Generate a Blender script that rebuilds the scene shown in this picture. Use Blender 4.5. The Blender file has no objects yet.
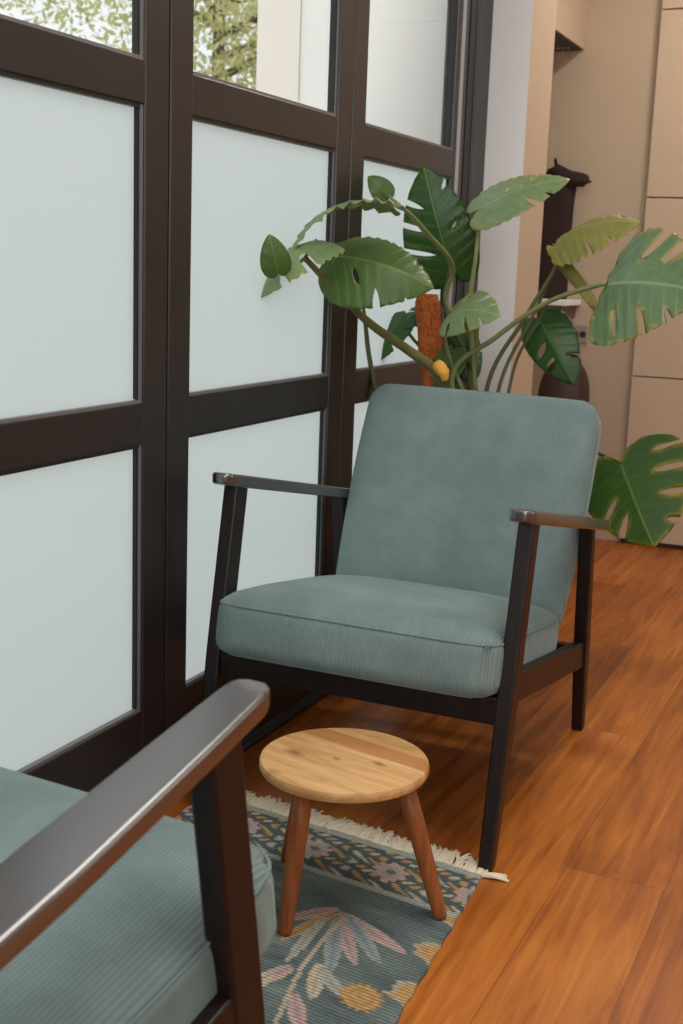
import bpy, bmesh, math, random
from mathutils import Vector, Matrix, geometry
random.seed(11)
sc = bpy.context.scene
COL = sc.collection
pi = math.pi
R_ = math.radians

# ------------------------------------------------------------------ camera (measured from the window wall's vanishing lines)
FPX = 1237.5
RIGHT = Vector((0.90725434, 0.41903425, 0.03605342))
UP = Vector((-0.11350564, 0.16140424, 0.9803393))
FWD = Vector((-0.40497657, 0.89350935, -0.19399745))
CAM = Vector((0, 0, 1.05))
cd = bpy.data.cameras.new('camera')
cam = bpy.data.objects.new('camera', cd)
COL.objects.link(cam)
m = Matrix((RIGHT, UP, -FWD)).transposed().to_4x4()
m.translation = CAM
cam.matrix_world = m
cd.sensor_fit = 'VERTICAL'
cd.sensor_height = 36
cd.sensor_width = 36
cd.lens = FPX / 1024 * 36
cd.clip_start = 0.02
sc.camera = cam
cd.dof.use_dof = True
cd.dof.focus_distance = 2.15
cd.dof.aperture_fstop = 8


def at(u, v, y):
    """world point seen at photo pixel (u, v) whose distance along the room is y"""
    d = RIGHT * ((u - 341.5) / FPX) + UP * (-(v - 512) / FPX) + FWD
    return CAM + d * (y / d.y)


# ------------------------------------------------------------------ helpers
def lin(r, g, b):
    f = lambda c: (c / 255 / 12.92) if c / 255 <= 0.04045 else ((c / 255 + 0.055) / 1.055) ** 2.4
    return (f(r), f(g), f(b), 1)


def tag(o, label=None, cat=None, group=None, kind=None):
    if label: o['label'] = label
    if cat: o['category'] = cat
    if group: o['group'] = group
    if kind: o['kind'] = kind
    return o


def empty(name, loc=(0, 0, 0), rz=0):
    o = bpy.data.objects.new(name, None)
    o.empty_display_size = .1
    COL.objects.link(o)
    o.location = loc
    o.rotation_euler = (0, 0, rz)
    return o


def obj(name, bm, mat, parent=None, smooth=False, recalc=True):
    if recalc:
        bmesh.ops.recalc_face_normals(bm, faces=bm.faces)
    me = bpy.data.meshes.new(name)
    bm.to_mesh(me)
    bm.free()
    if smooth:
        for p in me.polygons: p.use_smooth = True
    o = bpy.data.objects.new(name, me)
    COL.objects.link(o)
    if mat: me.materials.append(mat)
    if parent: o.parent = parent
    return o


def bevel(o, w=.003, seg=2, angle=35):
    b = o.modifiers.new('bevel', 'BEVEL')
    b.width = w
    b.segments = seg
    b.limit_method = 'ANGLE'
    b.angle_limit = R_(angle)
    return o


def box(bm, x0, x1, y0, y1, z0, z1):
    vs = [bm.verts.new((x, y, z)) for x in (x0, x1) for y in (y0, y1) for z in (z0, z1)]
    for f in ((0, 1, 3, 2), (4, 6, 7, 5), (0, 4, 5, 1), (2, 3, 7, 6), (0, 2, 6, 4), (1, 5, 7, 3)):
        bm.faces.new([vs[i] for i in f])
    return bm


def loft(bm, rings, cap=True):
    """rings: lists of points, same length"""
    R = [[bm.verts.new(p) for p in r] for r in rings]
    n = len(R[0])
    for a, b in zip(R[:-1], R[1:]):
        for i in range(n):
            bm.faces.new((a[i], a[(i + 1) % n], b[(i + 1) % n], b[i]))
    if cap:
        bm.faces.new(R[0][::-1])
        bm.faces.new(R[-1])
    return bm


def post(bm, secs):
    """secs: (cx, cy, z, wx, wy) sections of a rectangular leg"""
    return loft(bm, [[(cx - wx / 2, cy - wy / 2, z), (cx + wx / 2, cy - wy / 2, z), (cx + wx / 2, cy + wy / 2, z), (cx - wx / 2, cy + wy / 2, z)]
                     for cx, cy, z, wx, wy in secs])


def catmull(pts, n=6, closed=False):
    P = [Vector(p) for p in pts]
    out = []
    N = len(P)
    rng = range(N) if closed else range(N - 1)
    for i in rng:
        if closed:
            a, b, c, d = P[i - 1], P[i], P[(i + 1) % N], P[(i + 2) % N]
        else:
            a, b, c, d = P[max(i - 1, 0)], P[i], P[i + 1], P[min(i + 2, N - 1)]
        for k in range(n):
            t = k / n
            out.append(.5 * ((2 * b) + (c - a) * t + (2 * a - 5 * b + 4 * c - d) * t * t + (3 * b - a - 3 * c + d) * t ** 3))
    if not closed: out.append(P[-1].copy())
    return out


def tube(bm, pts, rad, n=8, cap=True):
    P = [Vector(p) for p in pts]
    rr = rad if isinstance(rad, (list, tuple)) else [rad] * len(P)
    if len(rr) != len(P):
        rr = [rr[0] + (rr[-1] - rr[0]) * i / (len(P) - 1) for i in range(len(P))]
    rings = []
    up = Vector((0, 0, 1))
    t0 = (P[1] - P[0]).normalized()
    nrm = t0.cross(up)
    if nrm.length < .05: nrm = t0.cross(Vector((1, 0, 0)))
    nrm.normalize()
    for i, p in enumerate(P):
        t = (P[min(i + 1, len(P) - 1)] - P[max(i - 1, 0)]).normalized()
        nrm = (nrm - t * nrm.dot(t)).normalized()
        bi = t.cross(nrm)
        rings.append([p + (nrm * math.cos(2 * pi * k / n) + bi * math.sin(2 * pi * k / n)) * rr[i] for k in range(n)])
    return loft(bm, rings, cap)


def lathe(bm, prof, n=40, c=(0, 0, 0)):
    rings = [[(c[0] + r * math.cos(2 * pi * k / n), c[1] + r * math.sin(2 * pi * k / n), c[2] + z) for k in range(n)] for r, z in prof]
    return loft(bm, rings)


# ------------------------------------------------------------------ materials
def mat(name, color=(.5, .5, .5, 1), rough=.5, spec=.5, metal=0, sheen=0):
    M = bpy.data.materials.new(name)
    M.use_nodes = True
    b = M.node_tree.nodes['Principled BSDF']
    b.inputs['Base Color'].default_value = color
    b.inputs['Roughness'].default_value = rough
    b.inputs['Specular IOR Level'].default_value = spec
    b.inputs['Metallic'].default_value = metal
    if sheen:
        b.inputs['Sheen Weight'].default_value = sheen
        b.inputs['Sheen Roughness'].default_value = .4
    return M


class NT:
    def __init__(s, M):
        s.t = M.node_tree
        s.b = s.t.nodes.get('Principled BSDF')
        s.out = s.t.nodes.get('Material Output')

    def n(s, typ, ins=None, **kw):
        x = s.t.nodes.new(typ)
        for k, v in kw.items(): setattr(x, k, v)
        for k, v in (ins or {}).items(): s.put(x.inputs[k], v)
        return x

    def put(s, sock, v):
        if hasattr(v, 'is_output'): s.t.links.new(v, sock)
        else: sock.default_value = v

    def math(s, op, a, b=0.0, c=0.0, clamp=False):
        x = s.t.nodes.new('ShaderNodeMath')
        x.operation = op
        x.use_clamp = clamp
        s.put(x.inputs[0], a)
        s.put(x.inputs[1], b)
        s.put(x.inputs[2], c)
        return x.outputs[0]

    def ramp(s, fac, stops, interp='LINEAR'):
        x = s.t.nodes.new('ShaderNodeValToRGB')
        x.color_ramp.interpolation = interp
        e = x.color_ramp.elements
        while len(e) < len(stops): e.new(.5)
        for i, (p, c) in enumerate(stops):
            e[i].position = p
            e[i].color = c
        s.put(x.inputs[0], fac)
        return x.outputs[0]

    def mix(s, fac, a, b, mode='MIX'):
        x = s.t.nodes.new('ShaderNodeMix')
        x.data_type = 'RGBA'
        x.blend_type = mode
        s.put(x.inputs[0], fac)
        s.put(x.inputs[6], a)
        s.put(x.inputs[7], b)
        return x.outputs[2]

    def sep(s, v):
        x = s.t.nodes.new('ShaderNodeSeparateXYZ')
        s.put(x.inputs[0], v)
        return x.outputs

    def comb(s, x_, y_, z_):
        x = s.t.nodes.new('ShaderNodeCombineXYZ')
        s.put(x.inputs[0], x_); s.put(x.inputs[1], y_); s.put(x.inputs[2], z_)
        return x.outputs[0]

    def coord(s, which='Object'):
        return s.t.nodes.new('ShaderNodeTexCoord').outputs[which]

    def noise(s, vec, scale, detail=4, rough=.5, dist=0):
        x = s.n('ShaderNodeTexNoise', {'Vector': vec, 'Scale': scale, 'Detail': detail, 'Roughness': rough, 'Distortion': dist})
        return x.outputs[0]

    def bump(s, h, strength=.3, dist=.01):
        x = s.n('ShaderNodeBump', {'Height': h, 'Strength': strength, 'Distance': dist})
        s.t.links.new(x.outputs[0], s.b.inputs['Normal'])
        return x

    def color(s, c): s.put(s.b.inputs['Base Color'], c)


def paint_mat(name, rgb, rough=.6, var=.03):
    M = mat(name, lin(*rgb), rough, .35)
    t = NT(M)
    nz = t.noise(t.coord(), 5, 3)
    c = lin(*rgb)
    d = tuple(x * (1 - var * 2) for x in c[:3]) + (1,)
    t.color(t.mix(nz, d, c))
    t.bump(t.noise(t.coord(), 180, 2), .05, .002)
    return M


def corduroy_mat():
    M = mat('teal_corduroy', lin(92, 122, 118), .85, .2, sheen=.35)
    t = NT(M)
    t.b.inputs['Sheen Tint'].default_value = lin(190, 220, 215)
    o = t.coord()
    x = t.sep(o)[0]
    rib = t.math('SINE', t.math('MULTIPLY', x, 2 * pi / .0052))
    rib = t.math('MULTIPLY_ADD', rib, .5, .5)
    n1 = t.noise(o, 4.5, 5, .6)
    n2 = t.noise(o, 16, 4, .6)
    mott = t.math('ADD', t.math('MULTIPLY', n1, .65), t.math('MULTIPLY', n2, .35))
    base = t.ramp(mott, [(.3, lin(102, 119, 120)), (.52, lin(120, 139, 139)), (.72, lin(137, 156, 155))])
    t.color(t.mix(t.math('MULTIPLY', t.math('SUBTRACT', 1.0, rib), .3), base, lin(66, 86, 86)))
    t.bump(rib, .45, .0022)
    return M


def dark_wood_mat(name='dark_stained_wood', lacquer=False):
    M = mat(name, lin(40, 27, 24), .38, .35)
    t = NT(M)
    o = t.coord()
    s = t.n('ShaderNodeMapping', {'Vector': o, 'Scale': (60, 6, 12)}).outputs[0]
    nz = t.noise(s, 1.6, 5, .6)
    t.color(t.ramp(nz, [(.3, lin(16, 10, 9)), (.7, lin(34, 21, 19))]))
    t.put(t.b.inputs['Roughness'], t.math('MULTIPLY_ADD', nz, .12, .36))
    if lacquer:
        t.b.inputs['Specular IOR Level'].default_value = .8
        t.b.inputs['Coat Weight'].default_value = 1
        t.b.inputs['Coat IOR'].default_value = 2.15
        t.b.inputs['Coat Roughness'].default_value = .24
    t.bump(nz, .04, .002)
    return M


def pale_wood_mat(name, a, b, c, boards=None, rot=0.0):
    M = mat(name, a, .45, .4)
    t = NT(M)
    o = t.n('ShaderNodeMapping', {'Vector': t.coord(), 'Rotation': (0, 0, rot)}).outputs[0]
    x, y, z = t.sep(o)
    if boards:
        idx = 0.0
        for b_ in boards: idx = t.math('ADD', idx, t.math('GREATER_THAN', y, b_))
        rnd = t.n('ShaderNodeTexWhiteNoise', {'W': idx}, noise_dimensions='1D').outputs[0]
        vec = t.comb(t.math('MULTIPLY_ADD', rnd, 7.0, t.math('MULTIPLY', x, 5.0)), t.math('MULTIPLY', y, 38.0), t.math('MULTIPLY', z, 30.0))
    else:
        rnd = .5
        vec = t.comb(t.math('MULTIPLY', x, 60.0), t.math('MULTIPLY', y, 60.0), t.math('MULTIPLY', z, 5.0))
    nz = t.noise(vec, 1.3, 6, .62, .6)
    col = t.ramp(nz, [(.25, c), (.5, a), (.75, b)])
    if boards:
        col = t.mix(t.math('MULTIPLY', t.math('COMPARE', idx, 2.0, .1), .75), col, lin(176, 116, 66))
        vor = t.n('ShaderNodeTexVoronoi', {'Vector': t.comb(t.math('MULTIPLY', x, 9.0), t.math('MULTIPLY', y, 17.0), 0.0), 'Scale': 1.0}).outputs[0]
        knot = t.math('SUBTRACT', 1.0, t.math('MULTIPLY', vor, 5.5), clamp=True)
        col = t.mix(t.math('MULTIPLY', knot, .75), col, lin(110, 66, 36))
        for kx, ky, kr in ((-.081, -.020, .014), (.060, .004, .010), (-.01, -.01, .006)):
            px_, py_, pz_ = t.sep(t.coord())
            dx = t.math('MULTIPLY', t.math('SUBTRACT', px_, kx), .55)
            dy = t.math('SUBTRACT', t.math('ADD', py_, t.math('MULTIPLY', t.math('SUBTRACT', px_, kx), .22)), ky)
            dd = t.math('SQRT', t.math('ADD', t.math('MULTIPLY', dx, dx), t.math('MULTIPLY', dy, dy)))
            kk = t.math('SUBTRACT', 1.0, t.math('DIVIDE', dd, kr), clamp=True)
            col = t.mix(t.math('MULTIPLY', kk, .9), col, lin(112, 68, 36))
        for b_ in boards:
            col = t.mix(t.math('MULTIPLY', t.math('COMPARE', y, b_, .0006), .55), col, lin(120, 78, 45))
    t.color(col)
    t.bump(nz, .05, .002)
    return M


def floor_mat():
    M = mat('jarrah_planks', lin(170, 95, 45), .32, .45)
    t = NT(M)
    x, y, z = t.sep(t.coord())
    W = .176
    xi = t.math('ADD', x, .465)
    row = t.math('FLOOR', t.math('DIVIDE', xi, W))
    rr = t.n('ShaderNodeTexWhiteNoise', {'W': row}, noise_dimensions='1D').outputs[0]
    # the plank in row 0 ends where the photo shows the cross joint (y = 2.067)
    yo = t.math('ADD', t.math('SUBTRACT', y, 2.067), t.math('MULTIPLY', row, .713))
    L = 1.7
    ci = t.math('FLOOR', t.math('DIVIDE', yo, L))
    pid = t.n('ShaderNodeTexWhiteNoise', {'Vector': t.comb(row, ci, 3.0)}, noise_dimensions='3D').outputs[0]
    g = t.comb(t.math('MULTIPLY_ADD', pid, 9.0, t.math('MULTIPLY', x, 26.0)), t.math('MULTIPLY_ADD', pid, 5.0, t.math('MULTIPLY', y, 1.9)), pid)
    n1 = t.noise(g, 1.1, 6, .62, 1.1)
    g2 = t.comb(t.math('MULTIPLY', x, 160.0), t.math('MULTIPLY', y, 7.0), pid)
    n2 = t.noise(g2, 1.0, 3, .6)
    n3 = t.noise(t.coord(), 2.2, 3, .5)
    f = t.math('ADD', t.math('MULTIPLY', n1, .62), t.math('MULTIPLY', n2, .12))
    f = t.math('ADD', f, t.math('MULTIPLY', t.math('SUBTRACT', pid, .5), .13))
    f = t.math('ADD', f, t.math('MULTIPLY', n3, .26))
    col = t.ramp(f, [(.36, lin(122, 62, 17)), (.48, lin(160, 88, 26)), (.60, lin(187, 110, 38)), (.72, lin(208, 136, 58))])
    fx = t.math('FRACT', t.math('DIVIDE', xi, W))
    fy = t.math('FRACT', t.math('DIVIDE', yo, L))
    ex = t.math('GREATER_THAN', t.math('ABSOLUTE', t.math('SUBTRACT', fx, .5)), .493)
    ey = t.math('GREATER_THAN', t.math('ABSOLUTE', t.math('SUBTRACT', fy, .5)), .4992)
    e = t.math('MAXIMUM', ex, ey)
    t.color(t.mix(t.math('MULTIPLY', e, .45), col, lin(90, 42, 16)))
    t.put(t.b.inputs['Roughness'], t.math('MULTIPLY_ADD', n2, .16, .30))
    t.bump(t.math('SUBTRACT', t.math('MULTIPLY', n2, .2), e), .12, .002)
    return M


def thin_glass_mat():
    M = bpy.data.materials.new('clear_glass')
    M.use_nodes = True
    t = NT(M)
    t.t.nodes.remove(t.b)
    fr = t.n('ShaderNodeFresnel', {'IOR': 1.45}).outputs[0]
    tr = t.n('ShaderNodeBsdfTransparent', {'Color': (.97, .985, .98, 1)}).outputs[0]
    gl = t.n('ShaderNodeBsdfGlossy', {'Roughness': .02}).outputs[0]
    mx = t.n('ShaderNodeMixShader', {0: fr, 1: tr, 2: gl}).outputs[0]
    t.t.links.new(mx, t.out.inputs[0])
    return M


def frosted_mat():
    M = bpy.data.materials.new('frosted_glass')
    M.use_nodes = True
    t = NT(M)
    t.t.nodes.remove(t.b)
    tl = t.n('ShaderNodeBsdfTranslucent', {'Color': (.76, .845, .85, 1)}).outputs[0]
    df = t.n('ShaderNodeBsdfDiffuse', {'Color': (.7, .76, .75, 1)}).outputs[0]
    gl = t.n('ShaderNodeBsdfGlossy', {'Roughness': .25, 'Color': (1, 1, 1, 1)}).outputs[0]
    a = t.n('ShaderNodeMixShader', {0: .12, 1: tl, 2: df}).outputs[0]
    b = t.n('ShaderNodeMixShader', {0: .04, 1: a, 2: gl}).outputs[0]
    t.t.links.new(b, t.out.inputs[0])
    return M


def leaf_mat(name, top, vein, under, rough=.35, yellow=0.0, trans=.3):
    M = mat(name, top, rough, .5)
    t = NT(M)
    at_ = t.n('ShaderNodeAttribute', attribute_name='flat')
    x, y, e = t.sep(at_.outputs['Vector'])
    ax = t.math('ABSOLUTE', x)
    mid = t.math('SUBTRACT', 1.0, t.math('DIVIDE', ax, .018), clamp=True)
    ph = t.math('FRACT', t.math('MULTIPLY', t.math('SUBTRACT', y, t.math('MULTIPLY', ax, .42)), 8.5))
    lat = t.math('SUBTRACT', 1.0, t.math('DIVIDE', t.math('ABSOLUTE', t.math('SUBTRACT', ph, .5)), .055), clamp=True)
    lat = t.math('MULTIPLY', lat, .4)
    v = t.math('MAXIMUM', mid, lat)
    nz = t.noise(at_.outputs['Vector'], 7, 4)
    c = t.mix(nz, tuple(q * .7 for q in top[:3]) + (1,), tuple(min(1, q * 1.25) for q in top[:3]) + (1,))
    c = t.mix(t.math('MULTIPLY', v, .65), c, vein)
    if yellow:
        rim = t.math('SUBTRACT', 1.0, t.math('DIVIDE', e, .055), clamp=True)
        n2 = t.noise(at_.outputs['Vector'], 4, 2)
        k = t.math('MULTIPLY', rim, t.math('MULTIPLY', t.math('SUBTRACT', n2, .38, clamp=True), 5.0), clamp=True)
        c = t.mix(t.math('MULTIPLY', k, yellow), c, lin(190, 165, 40))
    geo = t.n('ShaderNodeNewGeometry').outputs['Backfacing']
    under_c = t.mix(t.math('MULTIPLY', v, .4), under, vein)
    t.color(c)
    t.bump(t.math('SUBTRACT', t.math('MULTIPLY', nz, .3), t.math('MULTIPLY', v, .8)), .3, .003)
    tl = t.n('ShaderNodeBsdfTranslucent', {'Color': t.mix(.5, c, under_c)}).outputs[0]
    mx = t.n('ShaderNodeMixShader', {0: trans, 1: t.b.outputs[0], 2: tl}).outputs[0]
    t.t.links.new(mx, t.out.inputs[0])
    return M


M_floor = floor_mat()
M_cord = corduroy_mat()
M_dark = dark_wood_mat()
M_arm = dark_wood_mat('dark_lacquered_wood', True)
M_frame = mat('bronze_frame', lin(40, 31, 30), .36, .5)
t = NT(M_frame); t.color(t.mix(t.noise(t.coord(), 3, 3), lin(30, 26, 26), lin(38, 33, 33)))
M_gasket = mat('black_gasket', lin(14, 14, 15), .5)
M_bead_lit = mat('bead_reflection_grey', lin(105, 104, 106), .35, .5)  # frame bead with the reflected pane light painted in as grey
M_clear = thin_glass_mat()
M_frost = frosted_mat()
M_wall = paint_mat('wall_paint', (222, 216, 208))
M_beige = paint_mat('beige_paint', (190, 172, 150))
M_white = paint_mat('white_paint', (240, 242, 242))
M_ceil = paint_mat('ceiling_paint', (235, 232, 226))
M_cab = paint_mat('cabinet_lacquer', (196, 176, 154), .45)
M_gap = mat('gap_shadow_board', lin(70, 58, 48), .8)
M_outwall = paint_mat('outside_render', (238, 234, 226), .8)

# ------------------------------------------------------------------ setting
XW = -1.242            # inner face of the glazed doors
YB = 4.92              # back wall
bm = bmesh.new(); box(bm, -1.33, 3.2, -2.6, 3.68, -.12, 0); box(bm, -1.866, 3.2, 3.68, 5.1, -.12, 0)
tag(obj('floor', bm, M_floor), 'orange brown timber plank floor of the room', 'floor', kind='structure')
bm = bmesh.new(); box(bm, -1.33, 3.3, -2.7, 3.66, 2.6, 2.7); box(bm, -1.866, 3.3, 3.66, 5.1, 2.6, 2.7)
tag(obj('ceiling', bm, M_ceil), 'flat pale ceiling above the room', 'ceiling', kind='structure')
bm = bmesh.new(); box(bm, -1.866, 3.3, YB + .02, 5.1, 0, 2.6)
tag(obj('wall_back', bm, M_beige), 'beige wall at the far end beside the tall cupboard', 'wall', kind='structure')
bm = bmesh.new(); box(bm, 3.2, 3.3, -2.6, YB + .02, 0, 2.6)
tag(obj('wall_right', bm, M_wall), 'plain pale wall on the right side of the room', 'wall', kind='structure')
bm = bmesh.new(); box(bm, -1.3, 3.3, -2.7, -2.6, 0, 2.6)
tag(obj('wall_front', bm, M_wall), 'plain pale wall at the near end of the room', 'wall', kind='structure')
# end wall of the glazing (white reveal, beige end face) and the recess behind it
bm = bmesh.new(); box(bm, -1.87, -1.116, 3.679, 3.926, 0, 2.6)
ow = obj('wall_left', bm, M_white)
ow.data.materials.append(M_beige)
for p in ow.data.polygons:
    if p.normal.x > .5: p.material_index = 1
tag(ow, 'narrow white end wall with a beige edge, right of the windows', 'wall', kind='structure')
bm = bmesh.new(); box(bm, -1.866, -1.80, 3.926, YB + .02, 0, 2.6)
tag(obj('wall_left', bm, M_beige), 'side wall at the back of the coat recess', 'wall', kind='structure')
bm = bmesh.new(); box(bm, -1.31, XW + .004, -2.6, -1.17, 0, 2.6)
tag(obj('wall_left', bm, M_wall), 'wall at the near end of the window row', 'wall', kind='structure')
# header above doors + jamb + threshold
bm = bmesh.new(); box(bm, -1.32, XW + .004, -1.17, 3.679, 2.44, 2.6)
tag(obj('trim_1', bm, M_frame), 'dark bronze head rail above the glazed doors', 'trim', kind='structure')
j = empty('trim_2', (0, 0, 0)); tag(j, 'dark bronze jamb post between the last door and the white wall', 'trim', kind='structure')
bm = bmesh.new(); box(bm, -1.32, XW + .006, 3.556, 3.679, 0, 2.44)
bevel(obj('post', bm, M_frame, j), .004)
bm = bmesh.new(); box(bm, -1.315, XW + .001, 3.502, 3.556, 0, 2.44)
obj('gasket', bm, M_gasket, j)
bm = bmesh.new(); box(bm, -1.32, XW + .012, -1.17, 3.679, 0, .016)
bevel(obj('trim_3', bm, M_frame), .003)
tag(bpy.data.objects['trim_3'], 'low dark threshold track under the glazed doors', 'trim', kind='structure')

# glazed door leaves: three frosted/clear panes over a tall bottom rail
ST = .0775
RAILS = [(.022, .215), (.724, .798), (1.312, 1.384), (1.90, 1.975), (2.345, 2.435)]


def door_leaf(n, y0, y1, label):
    root = empty('door_%d' % n, (XW, y0, 0)); tag(root, label, 'glazed door', kind='structure')
    w = y1 - y0
    bm = bmesh.new()
    g = .003
    box(bm, -.030, 0, g, ST, .022, 2.435)
    box(bm, -.030, 0, w - ST, w - g, .022, 2.435)
    bevel(obj('stile', bm, M_frame, root), .003)
    for a, b in RAILS:
        bm = bmesh.new(); box(bm, -.029, -.0015, ST - .0005, w - ST + .0005, a, b)
        bevel(obj('rail', bm, M_frame, root), .002)
    bm = bmesh.new()
    box(bm, -.028, -.012, -.003, .003, .022, 2.435)
    obj('seal', bm, M_gasket, root)
    for k, (a, b) in enumerate(zip(RAILS[:-1], RAILS[1:])):
        z0, z1 = a[1], b[0]
        # glazing bead
        bm = bmesh.new(); c = .007
        for (ya, yb, za, zb) in ((ST, ST + c, z0, z1), (ST + c, w - ST - c, z1 - c, z1)):
            box(bm, -.016, -.006, ya, yb, za, zb)
        obj('glazing_bead', bm, M_frame, root)
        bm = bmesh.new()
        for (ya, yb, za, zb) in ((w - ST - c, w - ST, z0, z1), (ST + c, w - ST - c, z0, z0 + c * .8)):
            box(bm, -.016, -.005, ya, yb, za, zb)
        obj('glazing_bead', bm, M_bead_lit, root)  # right and bottom beads: grey imitates the daylight they reflect
        bm = bmesh.new()
        for (ya, yb, za, zb) in ((ST + c, ST + c + .004, z0 + c, z1 - c), (w - ST - c - .004, w - ST - c, z0 + c, z1 - c)):
            box(bm, -.0165, -.0085, ya, yb, za, zb)
        obj('gasket', bm, M_gasket, root)
        bm = bmesh.new()
        if k < 2:
            box(bm, -.024, -.018, ST - .004, w - ST + .004, z0 - .004, z1 + .004)
            bm.faces.ensure_lookup_table()
            bm2 = bmesh.new()
            vs = [bm2.verts.new(p) for p in ((-.019, ST - .004, z0 - .004), (-.019, w - ST + .004, z0 - .004), (-.019, w - ST + .004, z1 + .004), (-.019, ST - .004, z1 + .004))]
            bm2.faces.new(vs)
            bm.free()
            obj('frosted_pane', bm2, M_frost, root, recalc=False)
        else:
            vs = [bm.verts.new(p) for p in ((-.019, ST - .004, z0 - .004), (-.019, w - ST + .004, z0 - .004), (-.019, w - ST + .004, z1 + .004), (-.019, ST - .004, z1 + .004))]
            bm.faces.new(vs)
            obj('clear_pane', bm, M_clear, root, recalc=False)


P = .7775
ys = [1.9435 + P * k for k in range(-4, 3)]
LAB = ['first glazed door leaf behind the viewer', 'second glazed door leaf behind the viewer', 'glazed door leaf beside the near armchair, out of view',
       'left glazed door leaf with frosted panes behind the near armchair', 'middle glazed door leaf with frosted panes behind the far armchair', 'right glazed door leaf with frosted panes behind the plant']
for k in range(6):
    door_leaf(k + 1, ys[k], ys[k + 1], LAB[k])
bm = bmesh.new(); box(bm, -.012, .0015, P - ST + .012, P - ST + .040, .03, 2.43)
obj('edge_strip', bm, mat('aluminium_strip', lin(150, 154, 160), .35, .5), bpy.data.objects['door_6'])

# ------------------------------------------------------------------ recess: overhead cupboard, shelf, socket, coat, bag
oc = empty('overhead_cupboard', (0, 0, 0)); tag(oc, 'beige overhead cupboard up in the recess beside the beige edge', 'cupboard')
bm = bmesh.new(); box(bm, -1.80, -1.30, 3.94, YB + .02, 1.91, 2.598)
obj('body', bm, M_cab, oc)
bm = bmesh.new(); box(bm, -1.30, -1.284, 3.945, 4.43, 1.905, 2.595)
obj('door', bm, M_cab, oc)
bm = bmesh.new(); box(bm, -1.30, -1.284, 4.434, YB + .018, 1.905, 2.595)
obj('door', bm, M_cab, oc)
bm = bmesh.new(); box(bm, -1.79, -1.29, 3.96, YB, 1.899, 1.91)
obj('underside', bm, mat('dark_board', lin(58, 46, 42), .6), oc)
bm = bmesh.new()
for k in range(5): lathe(bm, [(.006, 0), (.006, .006)], 10, (-1.40 + .02 * k, 4.84, 1.8935))
obj('downlight_dot', bm, mat('vent_metal', lin(150, 140, 125), .4), oc)

ct = empty('tall_cupboard', (-1.0, YB, 0)); tag(ct, 'tall beige built-in cupboard with flat handleless panels at the far end', 'cupboard')
bm = bmesh.new(); box(bm, .012, 2.9, .006, .019, .02, 2.59); obj('carcass', bm, M_gap, ct)
bm = bmesh.new(); box(bm, .012, 2.9, .0, .019, 0, .02); obj('plinth', bm, mat('dark_plinth', lin(50, 36, 28), .6), ct)
for cx in range(4):
    for z0, z1 in ((.018, .672), (.672, 1.352), (1.352, 2.03), (2.03, 2.592)):
        bm = bmesh.new(); box(bm, .006 + .72 * cx, .72 * (cx + 1) + .002, -.016, .006, z0 + .003, z1 - .002)
        bevel(obj('panel', bm, M_cab, ct), .0015)

ws = empty('wall_shelf', (0, 0, 0)); tag(ws, 'pale wall shelf with its underside shade built as a dark box in the recess below the coat', 'shelf')
bm = bmesh.new(); box(bm, -1.62, -1.225, 4.70, YB + .018, .935, .957)
bevel(obj('shelf_board', bm, M_white, ws), .003)
bm = bmesh.new(); box(bm, -1.62, -1.245, 4.72, YB + .018, .885, .935)  # dark box standing in for the shade under the shelf board
bevel(obj('shelf_shade_box', bm, mat('shelf_shade_brown', lin(92, 76, 66), .5), ws), .003)

sw = empty('wall_socket', (-1.222, YB + .02, .822)); tag(sw, 'small dark wall socket plate on the back wall below the shelf', 'wall socket')
bm = bmesh.new(); box(bm, -.035, .035, -.012, 0, -.035, .035)
bevel(obj('plate', bm, mat('socket_grey', lin(150, 142, 135), .4), sw), .004, 3)
for dx in (-.015, .017):
    bm = bmesh.new(); lathe(bm, [(.0125, 0), (.0125, .004), (.009, .0045)], 20)
    o = obj('outlet', bm, mat('socket_dark', lin(45, 38, 38), .4), sw)
    o.rotation_euler = (pi / 2, 0, 0); o.location = (dx, -.012, 0)

# coat on a hook
co = empty('hanging_coat', (-1.345, YB - .03, 1.42)); tag(co, 'dark brown coat hanging on the back wall in the recess', 'coat')
M_coat = mat('coat_cloth', lin(52, 38, 38), .85, .2)
t = NT(M_coat); t.bump(t.noise(t.coord(), 60, 3), .3, .004)
bm = bmesh.new()
rings = []
for z, w, d in ((-.50, .088, .04), (-.42, .09, .046), (-.25, .085, .046), (-.1, .085, .045), (-.03, .09, .042), (.0, .06, .035), (.02, .04, .028)):
    rings.append([Vector((w * math.cos(a) + .05 * z * .4, -.03 + (d + .006 * math.sin(5 * a + z * 9)) * math.sin(a), z)) for a in [2 * pi * k / 28 for k in range(28)]])
loft(bm, rings)
obj('body', bm, M_coat, co, True)
bm = bmesh.new()
bmesh.ops.create_icosphere(bm, subdivisions=3, radius=1)
for v in bm.verts:
    p = v.co.copy()
    k = 1 + .18 * math.sin(p.x * 5 + 1) * math.cos(p.z * 4) + .1 * math.sin(p.z * 9 + p.x * 3)
    v.co = Vector((.045 + p.x * .075 * k + (.035 * max(0, p.x) ** 3), -.045 + p.y * .04, .0 + p.z * .04 * k * (1 - .45 * max(0, p.x)) - .012 * p.x))
obj('hood', bm, M_coat, co, True)
bm = bmesh.new(); tube(bm, [(.0, .035, .05), (.0, -.02, .05), (.0, -.04, .07)], .006, 8)
obj('coat_hook', bm, M_gasket, co)
bm = bmesh.new(); tube(bm, catmull([(-.075, -.05, -.04), (-.095, -.06, -.2), (-.09, -.07, -.42)], 5), [.036, .03], 12)
obj('sleeve', bm, M_coat, co, True)

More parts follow.
